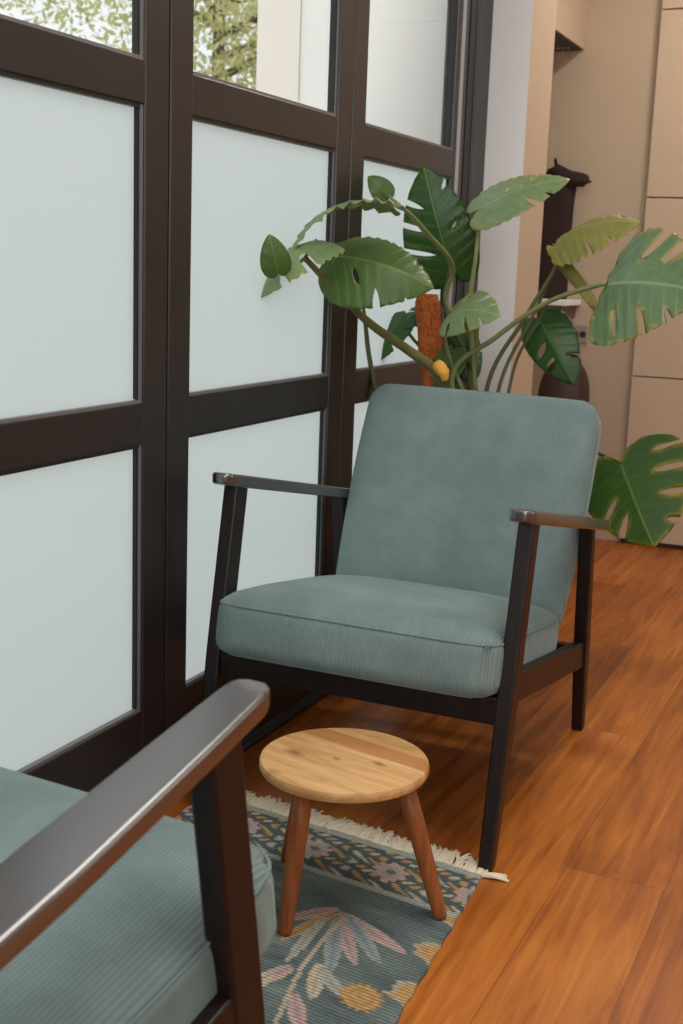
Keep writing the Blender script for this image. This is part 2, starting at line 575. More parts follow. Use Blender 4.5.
bg = empty('travel_bag', (-1.235, YB - .11, 0)); tag(bg, 'dark brown round-topped bag standing against the back wall under the socket', 'bag')
bm = bmesh.new()
rings = []
out = [(-.14, .02)] + [(-.14, .59)] + [(-.14 * math.cos(a), .59 + .14 * math.sin(a)) for a in [pi * k / 14 for k in range(1, 14)]] + [(.14, .59), (.14, .02)]
# lay the rounded outline out between front and back faces, inset at the edges
for y, s in ((-.09, .86), (-.075, .97), (-.06, 1), (.06, 1), (.075, .97), (.09, .86)):
    rings.append([Vector((px * s * .62, y, .02 + (pz - .02) * (.5 + .5 * s))) for px, pz in out])
loft(bm, rings)
obj('body', bm, mat('bag_leather', lin(58, 40, 38), .5), bg, True)
bm = bmesh.new(); tube(bm, catmull([(-.04, .05, .70), (-.03, .05, .735), (.03, .05, .735), (.04, .05, .70)], 5), .008, 8)
obj('handle', bm, M_gasket, bg, True)
bm = bmesh.new(); box(bm, -.065, .065, -.098, -.085, .16, .38)
bevel(obj('front_pocket', bm, bpy.data.materials['bag_leather'], bg), .006, 3)
for s in (-1, 1):
    bm = bmesh.new(); box(bm, s * .06 - .015, s * .06 + .015, -.06, .06, 0, .022)
    obj('foot_bar', bm, M_gasket, bg)


# ------------------------------------------------------------------ armchair
def cushion_bm(hx, hy, hz, r, bulge_top=0, bulge_bot=0, bulge_side=0, cuts=21, plan=0):
    bm = bmesh.new()
    bmesh.ops.create_cube(bm, size=2)
    bmesh.ops.subdivide_edges(bm, edges=bm.edges[:], cuts=cuts, use_grid_fill=True)
    for v in bm.verts:
        q = [math.sin(c * pi / 2) * .35 + c * .65 for c in v.co]
        p = Vector((q[0] * hx, q[1] * hy, q[2] * hz))
        c = Vector((max(-hx + r, min(hx - r, p.x)), max(-hy + r, min(hy - r, p.y)), max(-hz + r, min(hz - r, p.z))))
        d = p - c
        if d.length > 1e-7: p = c + d.normalized() * r
        fx, fy, fz = 1 - (p.x / hx) ** 2, 1 - (p.y / hy) ** 2, 1 - (p.z / hz) ** 2
        if plan:
            fx, fy = 1 - (p.x / hx) ** 4, 1 - (p.y / hy) ** 4
            k = ((abs(p.x) / hx) ** plan + (abs(p.y) / hy) ** plan) ** (1 / plan) / max(abs(p.x) / hx, abs(p.y) / hy, 1e-6)
            p.x /= k
            p.y /= k
        if p.z > 0: p.z += bulge_top * fx * fy * (p.z / hz)
        else: p.z += bulge_bot * fx * fy * (p.z / hz)
        p.y += bulge_side * fx * fz * (p.y / hy)
        p.x += bulge_side * fy * fz * (p.x / hx)
        v.co = p
    return bm


def piping_bm(hx, hy, z, r, bulge, rad=.0024, plan=14):
    pts = []
    for sx, sy, a0 in ((1, -1, -pi / 2), (1, 1, 0), (-1, 1, pi / 2), (-1, -1, pi)):
        for k in range(6):
            a = a0 + k / 5 * pi / 2
            pts.append(Vector((sx * (hx - r) + r * math.cos(a), sy * (hy - r) + r * math.sin(a), z)))
    out = []
    for a, b in zip(pts, pts[1:] + pts[:1]):
        for k in range(6):
            out.append(a.lerp(b, k / 6))
    if plan:
        out = []
        for k in range(240):
            a = 2 * pi * k / 240
            cx, sy = math.cos(a), math.sin(a)
            # even out the spacing along the straight sides and through the corners
            q = 1 / (abs(cx) ** 10.5 + abs(sy) ** 10.5) ** (1 / 10.5)
            out.append(Vector((hx * q * cx, hy * q * sy, z)))
    bm = bmesh.new()
    n = 6
    rings = []
    N = len(out)
    for i, p in enumerate(out):
        tg = (out[(i + 1) % N] - out[i - 1]).normalized()
        nr = tg.cross(Vector((0, 0, 1))).normalized()
        rings.append([bm.verts.new(p + nr * rad * math.cos(2 * pi * k / n) + Vector((0, 0, rad * math.sin(2 * pi * k / n)))) for k in range(n)])
    for i in range(N):
        a, b = rings[i], rings[(i + 1) % N]
        for k in range(n): bm.faces.new((a[k], a[(k + 1) % n], b[(k + 1) % n], b[k]))
    return bm


SEAT_A = R_(9.0)
BACK_A = R_(25.5)


def make_armchair():
    root = empty('armchair')
    # legs: front and rear on each side
    for s in (-1, 1):
        bm = bmesh.new()
        post(bm, [(s * .288, -.447, 0, .026, .034), (s * .290, -.392, .30, .030, .052), (s * .291, -.334, .628, .030, .05)])
        bevel(obj('leg', bm, M_dark, root), .004, 2)
        bm = bmesh.new()
        post(bm, [(s * .294, .334, 0, .026, .034), (s * .294, .280, .24, .030, .05), (s * .294, .222, .515, .030, .038)])
        bevel(obj('leg', bm, M_dark, root), .004, 2)
    # side rails
    for s in (-1, 1):
        bm = bmesh.new()
        rings = []
        for y, z0, z1 in ((-.385, .296, .352), (.285, .168, .230)):
            rings.append([(s * .291 - .012, y, z0), (s * .291 + .012, y, z0), (s * .291 + .012, y, z1), (s * .291 - .012, y, z1)])
        loft(bm, rings)
        bevel(obj('side_rail', bm, M_dark, root), .003)
    bm = bmesh.new(); box(bm, -.28, .28, -.412, -.388, .258, .310)
    bevel(obj('front_rail', bm, M_dark, root), .003)
    bm = bmesh.new(); box(bm, -.28, .28, .268, .290, .170, .220)
    bevel(obj('back_rail', bm, M_dark, root), .003)
    # arms: flat tapered boards sloping down to the back with rounded noses
    for s in (-1, 1):
        bm = bmesh.new()
        prof = []
        y0, y1 = -.41, .345
        ctl = [(0, .046), (.05, .050), (.15, .056), (.4, .066), (.62, .062), (.78, .052), (1, .044)]
        for k in range(30):
            f_ = (k / 29) ** 1.7
            for (a, wa), (b, wb) in zip(ctl[:-1], ctl[1:]):
                if a <= f_ <= b: w = wa + (wb - wa) * (f_ - a) / (b - a)
            y = y0 + (y1 - y0) * f_
            e = max(0, 1 - f_ / .032)
            nose = math.sqrt(max(0, 1 - e * e))
            w *= (.30 + .70 * nose)
            th = .025 * (.6 + .4 * nose)
            zt = .655 - .198 * (y - y0) - (.025 - th) * .5
            ring = []
            cx = s * (.290 + .012 * f_)
            r = min(.0055, th * .42)
            for qx, qz, a0 in ((w / 2 - r, zt - r, 0), (-w / 2 + r, zt - r, pi / 2), (-w / 2 + r, zt - th + r, pi), (w / 2 - r, zt - th + r, 1.5 * pi)):
                for j in range(4):
                    a = a0 + j / 3 * pi / 2
                    ring.append((cx + qx + r * math.cos(a), y, qz + r * math.sin(a)))
            prof.append(ring)
        loft(bm, prof)
        o = obj('armrest', bm, M_arm, root, True)
        wn = o.modifiers.new('normals', 'WEIGHTED_NORMAL')
        wn.keep_sharp = False
        wn.weight = 100
    # seat cushion
    hx, hy, hz = .277, .297, .057
    c, s_ = math.cos(SEAT_A), math.sin(SEAT_A)
    Ms = Matrix.Translation((0, -.475 + hy * c + hz * s_, .318 - hy * s_ + hz * c)) @ Matrix.Rotation(-SEAT_A, 4, 'X')
    bm = cushion_bm(hx, hy, hz, .028, .030, .0, .006, plan=14)
    bm.transform(Ms)
    sc_ = obj('seat_cushion', bm, M_cord, root, True)
    for zz in (.036,):
        bm = piping_bm(hx + .001, hy + .001, zz + .006, .028, 0)
        bm.transform(Ms)
        obj('piping', bm, M_cord, sc_, True)
    # slatted seat base under the cushion
    bm = bmesh.new()
    for k in range(5):
        y = -.37 + .13 * k
        z = .305 - math.tan(SEAT_A) * (y + .475)
        box(bm, -.277, .277, y, y + .06, z - .014, z)
    obj('seat_slats', bm, M_dark, root)
    # backrest
    hx, hy, hz = .274, .047, .269
    c, s_ = math.cos(BACK_A), math.sin(BACK_A)
    bx = Vector((0, .102, .298))
    Mb = Matrix.Translation(bx) @ Matrix.Rotation(-BACK_A, 4, 'X') @ Matrix.Translation((0, hy, hz))
    bm = cushion_bm(hx, hy, hz, .036, 0, 0, .010)
    def shape_back(bm):
        for v in bm.verts:
            f_ = (v.co.z / hz + 1) / 2
            v.co.x *= .965 + .05 * f_
            v.co.y *= 1.0 + .12 * (1 - abs(2 * f_ - .9))
            # softly rounded upper corners
            if f_ > .6 and abs(v.co.x) > hx * .8:
                v.co.z -= .016 * ((abs(v.co.x) - hx * .8) / (hx * .2)) ** 2 * (f_ - .6) / .4
        bm.transform(Mb)
    shape_back(bm)
    bk = obj('backrest', bm, M_cord, root, True)
    bm = piping_bm(hx - .0035, hz - .0035, hy - .0215, .036, 0, .0022, 0)
    bm.transform(Matrix.Rotation(pi / 2, 4, 'X'))
    shape_back(bm)
    obj('piping', bm, M_cord, bk, True)
    for s in (-1, 1):
        bm = bmesh.new()
        loft(bm, [[(s * .2 + dx, y + dy, z) for dx, dy in ((-.018, 0), (.018, 0), (.018, .02), (-.018, .02))] for y, z in ((.262, .215), (.41, .56))])
        obj('back_support', bm, M_dark, root)
    return root


def kids(o): return [c for c in bpy.data.objects if c.parent == o]


def copy_tree(o, parent=None):
    c = o.copy()
    COL.objects.link(c)
    if parent: c.parent = parent
    for ch in kids(o): copy_tree(ch, c)
    return c


far = make_armchair()
near = copy_tree(far)
far.location = (-.899, 2.421, .0042); far.rotation_euler = (0, R_(.8), R_(2.6))
for c_ in kids(near):
    if c_.name.startswith('seat_cushion'): c_.location = (-.003, -.042, .012)
near.location = (-.853, .611, .0073); near.rotation_euler = (0, 0, R_(180 - 4.0))
tag(far, 'teal corduroy armchair with dark wood arms facing us in front of the plant', 'armchair', 'matching teal armchairs')
tag(near, 'teal armchair cut off by the photo edge, nearest, lower left, seen over its dark arm', 'armchair', 'matching teal armchairs')

# ------------------------------------------------------------------ stool
st = empty('stool', (-.768, 1.742, 0)); tag(st, 'small round wooden stool with three splayed legs on the rug', 'stool')
M_top = pale_wood_mat('stool_top_wood', lin(202, 158, 104), lin(220, 182, 130), lin(172, 122, 74), (-.045, .042, .081), R_(13))
M_leg = pale_wood_mat('stool_leg_wood', lin(146, 84, 44), lin(170, 104, 58), lin(108, 58, 28))
bm = bmesh.new()
lathe(bm, [(.0001, .2455), (.130, .2455), (.1365, .2475), (.139, .252), (.139, .2590), (.137, .2635), (.133, .2652), (.0001, .2656)], 72)
obj('stool_top', bm, M_top, st, True).modifiers.new('e', 'EDGE_SPLIT').split_angle = R_(40)
feet = [(-.600 + .768, 1.778 - 1.742), (-.803 + .768, 1.612 - 1.742), (-.915 + .768, 1.835 - 1.742)]
for fx, fy in feet:
    d = Vector((fx, fy, 0)).normalized()
    top = d * .098 + Vector((0, 0, .2452))
    bot = Vector((fx, fy, .0074))
    bm = bmesh.new()
    tube(bm, [top, top.lerp(bot, .3), top.lerp(bot, .65), top.lerp(bot, .97), bot], [.0155, .0155, .0140, .0115, .010], 20)
    obj('leg', bm, M_leg, st, True)

# ------------------------------------------------------------------ rug
C0 = Vector((-.587, 1.955, 0))
EX = Vector((-.994, .104, 0)).normalized()
EY = Vector((.061, -.998, 0)).normalized()
RW, RL = .605, 1.95
cs = {k: lin(*v) for k, v in dict(teal=(110, 123, 121), dteal=(90, 104, 105), lteal=(146, 162, 158), cream=(206, 194, 172), pink=(200, 172, 168), gold=(200, 160, 104), pale=(182, 184, 174), blue=(152, 168, 172), brown=(132, 110, 98)).items()}
rr = random.Random(5)


def seg_petal(p, q, a, b, w):
    """position along / across a pointed petal from a to b, or None"""
    ax, ay = b[0] - a[0], b[1] - a[1]
    L2 = ax * ax + ay * ay
    s = ((p - a[0]) * ax + (q - a[1]) * ay) / L2
    if not 0 <= s <= 1: return None
    d = abs((p - a[0]) * ay - (q - a[1]) * ax) / math.sqrt(L2)
    ww = w * math.sin(pi * min(1, s * .92 + .08)) ** .7
    return (s, d / ww) if d < ww else None


PET = []
for mx in (0, 1):
    f_ = (lambda x: x) if not mx else (lambda x: .62 - x)
    for a, b, w, c in (((.19, .25), (.263, .335), .013, 'pink'), ((.19, .265), (.24, .39), .012, 'gold'), ((.185, .26), (.04, .31), .016, 'pink'),
                       ((.18, .275), (.102, .385), .014, 'pink'), ((.18, .28), (.13, .43), .015, 'blue'), ((.165, .262), (.07, .36), .014, 'blue'),
                       ((.20, .285), (.205, .44), .010, 'pale'), ((.155, .41), (.13, .50), .014, 'cream'), ((.19, .44), (.225, .51), .014, 'pink'),
                       ((.15, .42), (.085, .47), .012, 'pale'), ((.21, .47), (.25, .58), .017, 'cream'), ((.16, .5), (.11, .58), .014, 'pink')):
        PET.append(((f_(a[0]), a[1]), (f_(b[0]), b[1]), w, c))
        if b[1] < .45:
            PET.append(((f_(a[0]), 1.18 - a[1]), (f_(b[0]), 1.18 - b[1]), w, c))


def rug_col(p, q):
    j = (rr.random() - .5)
    weave = .5 + .5 * math.sin(q / .0052 * 2 * pi)
    base = 'teal'
    col = Vector(cs['teal'][:3])
    n = math.sin(p * 31 + q * 17) * math.sin(q * 43 - p * 9)
    d_edge = (p if p < RW / 2 else RW - p) + .005 * math.sin(q * 310) + .004 * math.sin(q * 127 + 1)
    if q < .02 or .150 < q < .166:
        col = Vector(cs['pale'][:3])
    elif q < .150:
        col = Vector(cs['dteal'][:3])
        # flower scroll border
        u = (p + .006) % .158
        r1 = math.hypot(u - .155 + (.158 if u < .076 else 0), (q - .108 + .022))
        r1 = min(math.hypot(u, q - .086), math.hypot(u - .158, q - .086))
        ang = math.atan2(q - .086, u if u < .079 else u - .158)
        lim = .031 + .005 * math.cos(9 * ang)
        if r1 < .009: col = Vector(cs['brown'][:3])
        elif r1 < .020: col = Vector(cs['pale'][:3]) * .9
        elif r1 < lim: col = Vector(cs['pink'][:3])
        else:
            k = math.sin(u * 120 + 2 * math.sin(q * 90)) * math.cos(q * 105 + u * 40)
            if k > .55: col = Vector(cs['gold'][:3])
            elif k < -.62: col = Vector(cs['cream'][:3])
            elif k < -.3 and n > 0: col = Vector(cs['blue'][:3]) * .7
    else:
        k = .5 + .5 * math.sin(q * 150 + 2.5 * math.sin(p * 14)) * math.sin(p * 22 + q * 6)
        col = Vector(cs['dteal'][:3]).lerp(Vector(cs['lteal'][:3]), max(0, min(1, .30 + .45 * n * k + .55 * (p - .1) * (1 if q < .4 else .3))))
        # orange side motifs
        if d_edge < .024 and math.sin(q * 52 - 13.2) > .15 + d_edge * 26: col = Vector(cs['gold'][:3])
        elif d_edge < .034 and math.sin(q * 52 - 13.2) > -.1 + d_edge * 20: col = Vector(cs['cream'][:3]) * .8
        for a, b, w, c in PET:
            h = seg_petal(p, q, a, b, w)
            if h:
                col = Vector(cs[c][:3])
                if h[1] > .72: col = col.lerp(Vector(cs['cream'][:3]), .5)
                elif h[1] < .2: col = col * .8
        for mx in (.17, .45):
            sx = mx + .012 * math.sin((q - .27) * 12)
            if .27 < q < .9 and abs(p - sx + (q - .27) * .03) < .004: col = Vector(cs['cream'][:3]) * .9
        for ox in (.066, RW - .066):
            for oq in (.452, .74):
                dx, dy = p - ox, q - oq
                rad = math.hypot(dx, dy * 1.05)
                if rad < .034 + .004 * math.sin(15 * math.atan2(dy, dx)):
                    col = Vector(cs['gold'][:3]) * (.85 if math.sin(rad * 420) > .3 else 1.05)
    col = col * (1.0 + .30 * j)
    return (max(0, col.x), max(0, col.y), max(0, col.z), 1)


root = empty('rug', (C0.x, C0.y, 0)); tag(root, 'woven teal floral rug with cream fringe under the stool', 'rug')
NX, NY = 152, 760
bm = bmesh.new()
cl = bm.verts.layers.float_color.new('weave')
G = []
for i in range(NX + 1):
    row = []
    for k in range(NY + 1):
        p, q = RW * i / NX, RL * k / NY
        edge = .0012 * math.sin(q * 90) * math.exp(-min(p, RW - p) / .02)
        v = bm.verts.new(EX * (p + edge) + EY * q + Vector((0, 0, .0070)))
        v[cl] = rug_col(p, q)
        row.append(v)
    G.append(row)
for i in range(NX):
    for k in range(NY):
        bm.faces.new((G[i][k], G[i + 1][k], G[i + 1][k + 1], G[i][k + 1]))
bnd = [G[i][0] for i in range(NX + 1)] + [G[NX][k] for k in range(1, NY + 1)] + [G[i][NY] for i in range(NX - 1, -1, -1)] + [G[0][k] for k in range(NY - 1, 0, -1)]
low = []
for v in bnd:
    w = bm.verts.new((v.co.x, v.co.y, .0003)); w[cl] = v[cl]; low.append(w)
for i in range(len(bnd)):
    k = (i + 1) % len(bnd)
    bm.faces.new((bnd[i], bnd[k], low[k], low[i]))
M_rug = mat('woven_rug', (.3, .3, .3, 1), .95, .1)
t = NT(M_rug)
a = t.n('ShaderNodeAttribute', attribute_name='weave')
rv = t.n('ShaderNodeMapping', {'Vector': t.coord(), 'Rotation': (0, 0, R_(6))}).outputs[0]
rx, ry, rz_ = t.sep(rv)
wob = t.noise(t.comb(t.math('MULTIPLY', rx, 30.0), t.math('MULTIPLY', ry, 60.0), 0.0), 1, 2)
row = t.math('SINE', t.math('ADD', t.math('MULTIPLY', ry, 2 * pi / .0072), t.math('MULTIPLY', wob, 4.0)))
row = t.math('MULTIPLY_ADD', row, .5, .5)
nz = t.noise(t.comb(t.math('MULTIPLY', rx, 120.0), t.math('MULTIPLY', ry, 420.0), 0.0), 1, 3, .7)
k = t.math('MULTIPLY', t.math('POWER', row, 1.6), t.math('MULTIPLY_ADD', nz, 1.2, .1, clamp=True))
t.color(t.mix(t.math('MULTIPLY', k, .78), a.outputs['Color'], lin(44, 54, 58)))
t.bump(t.math('SUBTRACT', nz, row), .5, .003)
obj('pile', bm, M_rug, root)
M_fr = mat('fringe_cotton', lin(222, 212, 190), .9, .2)
bm = bmesh.new()
fr = random.Random(3)


def tassel(bm, p, dirv, L, n, spread, r):
    base = EX * p + dirv * -.002
    for _ in range(n):
        off = EX * fr.uniform(-spread, spread)
        bend = EX * fr.uniform(-.016, .016)
        z = .003 + fr.uniform(-.001, .003)
        pts = [base + off * .4 + Vector((0, 0, .0045)), base + off + dirv * L * .45 + Vector((0, 0, z + .002)), base + off + bend + dirv * L * fr.uniform(.8, 1.1) + Vector((0, 0, .0035))]
        tube(bm, catmull(pts, 3), [r, r * .8], 5)


for k in range(100): tassel(bm, RW * (k + .5) / 100, -EY + EX * fr.uniform(-.25, .25), .056 * fr.uniform(.75, 1.15), 6, .008, fr.uniform(.002, .0032))
for k in range(7): tassel(bm, .004 - .001 * k, (-EY * fr.uniform(.1, .7) - EX * .85).normalized(), .042, 2, .006, .003)
for k in range(24): tassel(bm, RW * (k + .5) / 24, (-EX * .8 - EY * .3).normalized(), .03, 1, .012, .0022)
obj('fringe', bm, M_fr, root, True)
bm = bmesh.new()
for k in range(60):
    tassel(bm, RW * (k + .5) / 60, EY, .034, 3, .006, .0024)
bm.transform(Matrix.Translation(EY * RL))
obj('fringe', bm, M_fr, root, True)

# ------------------------------------------------------------------ monstera
M_mid = leaf_mat('leaf_green', lin(84, 116, 56), lin(144, 166, 104), lin(108, 134, 76), .38, .0)
M_deep = leaf_mat('leaf_deep_green', lin(52, 92, 36), lin(112, 146, 76), lin(82, 122, 50), .34, .0, .35)
M_grey = leaf_mat('leaf_grey_green', lin(126, 152, 106), lin(172, 190, 146), lin(140, 162, 112), .36, .35, .25)
M_side = leaf_mat('leaf_blue_green', lin(104, 132, 92), lin(160, 180, 140), lin(116, 140, 92), .3, .5, .22)
M_rimmed = leaf_mat('leaf_yellow_rim', lin(62, 98, 38), lin(124, 150, 86), lin(84, 116, 52), .38, .6, .25)
M_olive = leaf_mat('leaf_olive', lin(142, 142, 74), lin(178, 174, 112), lin(150, 146, 84), .42, .5, .25)
M_pet = mat('petiole_green', lin(112, 124, 78), .45, .4)
t = NT(M_pet); t.color(t.mix(t.noise(t.coord(), 14, 3), lin(92, 104, 60), lin(136, 142, 96)))
M_petd = mat('petiole_dark', lin(70, 78, 44), .45, .4)
M_stem = mat('woody_stem', lin(104, 90, 56), .6, .3)
t = NT(M_stem); t.color(t.mix(t.noise(t.coord(), 30, 4), lin(74, 80, 44), lin(124, 118, 70)))
t.bump(t.noise(t.coord(), 60, 3), .4, .004)
M_bud = mat('orange_stub', lin(214, 150, 48), .6, .3)
t = NT(M_bud); t.color(t.mix(t.noise(t.coord(), 40, 3), lin(196, 110, 40), lin(226, 186, 80)))
M_coir = mat('coir', lin(150, 84, 44), .95, .1)
t = NT(M_coir)
nz = t.noise(t.n('ShaderNodeMapping', {'Vector': t.coord(), 'Scale': (1, 1, .5)}).outputs[0], 90, 6, .75, 1.5)
t.color(t.ramp(nz, [(.3, lin(104, 46, 22)), (.5, lin(176, 94, 48)), (.72, lin(214, 142, 84))]))
t.bump(nz, .9, .008)

HALF = [(.0, -.015), (.045, -.11), (.15, -.185), (.28, -.17), (.40, -.07), (.465, .09), (.475, .26), (.44, .44), (.37, .61), (.27, .77), (.15, .90), (.055, .97), (0, 1.0)]


def inside(pt, poly):
    x, y = pt
    c = False
    n = len(poly)
    for i in range(n):
        x1, y1 = poly[i]
        x2, y2 = poly[i - 1]
        if (y1 > y) != (y2 > y) and x < (x2 - x1) * (y - y1) / (y2 - y1) + x1: c = not c
    return c


def pdist(pt, poly):
    best = 9
    x, y = pt
    for i in range(len(poly)):
        x1, y1 = poly[i - 1]
        x2, y2 = poly[i]
        dx, dy = x2 - x1, y2 - y1
        s = max(0, min(1, ((x - x1) * dx + (y - y1) * dy) / (dx * dx + dy * dy + 1e-12)))
        best = min(best, math.hypot(x - x1 - s * dx, y - y1 - s * dy))
    return best


def leaf(parent, name_mat, base, tip, normal, width=1.0, lobe=1.0, slits=(), holes=(), droop=0.0, fold=0.0, curl=0.0, ripple=.012, twist=0.0, res=.05, bendx=0.0, wr=(1, 1)):
    """slits/holes: (side, y_on_midrib, start, end, width, rise)"""
    half = catmull([(x, y * (lobe if y < 0 else 1), 0) for x, y in HALF], 5)
    outline = [(p.x * width * wr[1], p.y) for p in half] + [(-p.x * width * wr[0], p.y) for p in half[-2:0:-1]]
    loops = []
    for (s, ym, a, b, w, rise) in list(slits) + list(holes):
        d = Vector((s, rise)).normalized()
        n_ = Vector((-d.y, d.x))
        o = Vector((0, ym))
        ww = .47 * width
        A, B = a * ww, b * ww
        pts = []
        closed = b <= .96
        N = 9
        for k in range(N + 1):
            f_ = k / N
            r = w * (math.sin(pi * f_) ** .6 if closed else (min(1, f_ * 4) ** .5) * (1 - .35 * f_ if b < 1.4 else 1 + .25 * f_))
            cpos = o + d * (A + (B - A) * f_) + Vector((0, .10 * f_ * f_ * (B - A)))
            pts.append((cpos, n_ * r * .5))
        loop = [tuple(c + n) for c, n in pts] + [tuple(c - n) for c, n in pts[::-1]]
        clean = []
        for q in loop:
            if not clean or (Vector(q) - Vector(clean[-1])).length > 1e-4: clean.append(q)
        if (Vector(clean[0]) - Vector(clean[-1])).length < 1e-4: clean.pop()
        loops.append(clean)
    verts = [Vector(p) for p in outline]
    edges = [(i, (i + 1) % len(outline)) for i in range(len(outline))]
    for lp in loops:
        b0 = len(verts)
        verts += [Vector(p) for p in lp]
        edges += [(b0 + i, b0 + (i + 1) % len(lp)) for i in range(len(lp))]
    # midrib and interior points
    for k in range(1, 24): verts.append(Vector((0.0, k / 24)))
    x = -.5 * width * max(wr)
    k = 0
    while x < .5 * width * max(wr):
        y = -.2 + (res / 2 if k % 2 else 0)
        while y < 1:
            if inside((x, y), outline) and abs(x) > .012: verts.append(Vector((x + .0007 * math.sin(y * 77), y)))
            y += res
        x += res * .87
        k += 1
    r_ = geometry.delaunay_2d_cdt(verts, edges, [], 0, 1e-5)
    nv, nf = r_[0], r_[2]
    Yv = (Vector(tip) - Vector(base))
    L = Yv.length
    Yv.normalize()
    Nv = Vector(normal)
    Nv = (Nv - Yv * Nv.dot(Yv)).normalized()
    Xv = Yv.cross(Nv)
    bm = bmesh.new()
    fl_ = bm.verts.layers.float_vector.new('flat')
    vm = {}
    allloops = [outline] + loops
    for f_ in nf:
        cx = sum(nv[i][0] for i in f_) / 3
        cy = sum(nv[i][1] for i in f_) / 3
        if not inside((cx, cy), outline) or any(inside((cx, cy), lp) for lp in loops): continue
        fv = []
        for i in f_:
            if i not in vm:
                px, py = nv[i]
                ax = abs(px)
                z = -fold * ax + curl * px * px * 4
                z += ripple * math.sin((py - .42 * ax) * 8.5 * 2 * pi) * min(1, ax * 4)
                xx = px
                yy = py
                if bendx:
                    th = bendx * px * 2
                    if abs(th) > 1e-4:
                        z += -(px / th) * (1 - math.cos(th)) if 1 else 0
                        xx = px * math.sin(th) / th
                if droop:
                    # arc along the midrib, chord kept from base to tip
                    th = droop * 2 * (yy - .5)
                    Rr = 1 / (2 * math.sin(droop)) if abs(droop) > 1e-3 else 0
                    yy2 = .5 + (Rr + z) * math.sin(th)
                    z2 = (Rr + z) * math.cos(th) - Rr * math.cos(droop)
                    yy, z = yy2, z2
                if twist:
                    a = twist * (py - .3)
                    xx, z = xx * math.cos(a) - z * math.sin(a) if 0 else xx * math.cos(a), z + xx * math.sin(a)
                v = bm.verts.new(Vector(base) + (Xv * xx + Yv * yy + Nv * z) * L)
                v[fl_] = (px / width, py, min(pdist((px, py), lp) for lp in allloops))
                vm[i] = v
            fv.append(vm[i])
        try: bm.faces.new(fv)
        except ValueError: pass
    # upper side follows Nv
    bm.normal_update()
    s = sum(f_.normal.dot(Nv) * f_.calc_area() for f_ in bm.faces)
    if s < 0: bmesh.ops.reverse_faces(bm, faces=bm.faces[:])
    o = obj('leaf', bm, name_mat, parent, True, recalc=False)
    sd = o.modifiers.new('thickness', 'SOLIDIFY')
    sd.thickness = .0012
    return o


def petiole(lf, pts, r0, r1, m=None):
    bm = bmesh.new()
    tube(bm, catmull(pts, 7), [r0, r1], 10)
    return obj('petiole', bm, m or M_pet, lf, True)


pl = empty('monstera_plant', (0, 0, 0)); tag(pl, 'tall monstera plant with split leaves on a coir pole behind the far armchair', 'potted plant')
PX, PY = -1.035, 2.99
M_pot = mat('clay_pot', lin(120, 104, 92), .7, .3)
bm = bmesh.new()
lathe(bm, [(.0001, 0), (.10, 0), (.105, .006), (.138, .235), (.146, .235), (.146, .262), (.134, .262), (.130, .235), (.0001, .232)], 44, (PX, PY, 0))
obj('pot', bm, M_pot, pl, True).modifiers.new('e', 'EDGE_SPLIT').split_angle = R_(40)
bm = bmesh.new(); lathe(bm, [(.0001, .225), (.126, .225), (.126, .242), (.08, .25), (.0001, .252)], 30, (PX, PY, 0))
M_soil = mat('soil', lin(48, 34, 26), .95, .1)
obj('soil', bm, M_soil, pl, True)
pt = at(427, 294, PY)
bm = bmesh.new()
pr = []
for k in range(34):
    f_ = k / 33
    c = Vector((PX, PY, .20)).lerp(Vector((pt.x, PY, pt.z)), f_)
    pr.append([c + Vector((math.cos(a), math.sin(a), 0)) * (.031 + .0024 * math.sin(a * 7 + k * 1.7) + .0015 * math.sin(k * 2.9 + a * 3)) * (1 if k < 33 else .8) for a in [2 * pi * i / 24 for i in range(24)]])
loft(bm, pr)
obj('moss_pole', bm, M_coir, pl, True)

# main stem rising in front of the pole and the long leaning side stem
bm = bmesh.new()
tube(bm, catmull([(PX - .03, PY + .05, .24), (PX - .01, PY + .05, .45), (PX + .0, PY + .05, .62), (PX + .01, PY + .05, .8), (PX + .015, PY + .04, .93)], 8), [.016, .011], 12)
obj('stem', bm, M_stem, pl, True)
s0 = at(436, 372, 2.86)
bm = bmesh.new()
sp_ = [(PX + .02, PY - .07, .30), (PX + .05, PY - .10, .55), s0 + Vector((.0, .03, -.06)), s0, at(408, 350, 2.80), at(372, 325, 2.70), at(340, 295, 2.60), at(305, 258, 2.50)]
c_ = catmull(sp_, 8)
tube(bm, c_, [.012 if i < 28 else .0125 - .006 * (i - 28) / (len(c_) - 29) for i in range(len(c_))], 12)
obj('stem', bm, M_stem, pl, True)
bm = bmesh.new()
b_ = at(440, 368, 2.845)
tube(bm, catmull([b_ + Vector((-.014, 0, .012)), b_, b_ + Vector((.012, -.004, -.012)), b_ + Vector((.016, -.004, -.03))], 4), [.006, .013, .015, .017, .016, .017, .015, .016, .014, .012, .010, .008, .006], 12)
obj('cut_stub', bm, M_bud, pl, True)

S7 = lambda *ks: [((-1 if s < 0 else 1), ym, a, b, w, rise) for s, ym, a, b, w, rise in ks]

# far-left drooping leaf: pale glossy side to us, with lobes hanging left
lf = leaf(pl, M_grey, at(384, 203, 2.56), at(290, 256, 2.42), (-.30, -.16, .93), .66, wr=(.9, .9),
          slits=S7((1, .12, .30, 1.5, .07, .6), (1, .36, .30, 1.5, .07, .7), (1, .58, .35, 1.5, .07, .9), (-1, .12, .35, 1.5, .06, .6), (-1, .36, .35, 1.5, .07, .7), (-1, .6, .35, 1.5, .07, .9)),
          droop=.75, fold=.12, ripple=.025)
petiole(lf, [(PX + .02, PY - .045, .9), at(446, 300, 2.95), at(453, 266, 2.90), at(430, 236, 2.76), at(405, 210, 2.64), at(384, 203, 2.56)], .006, .0045)
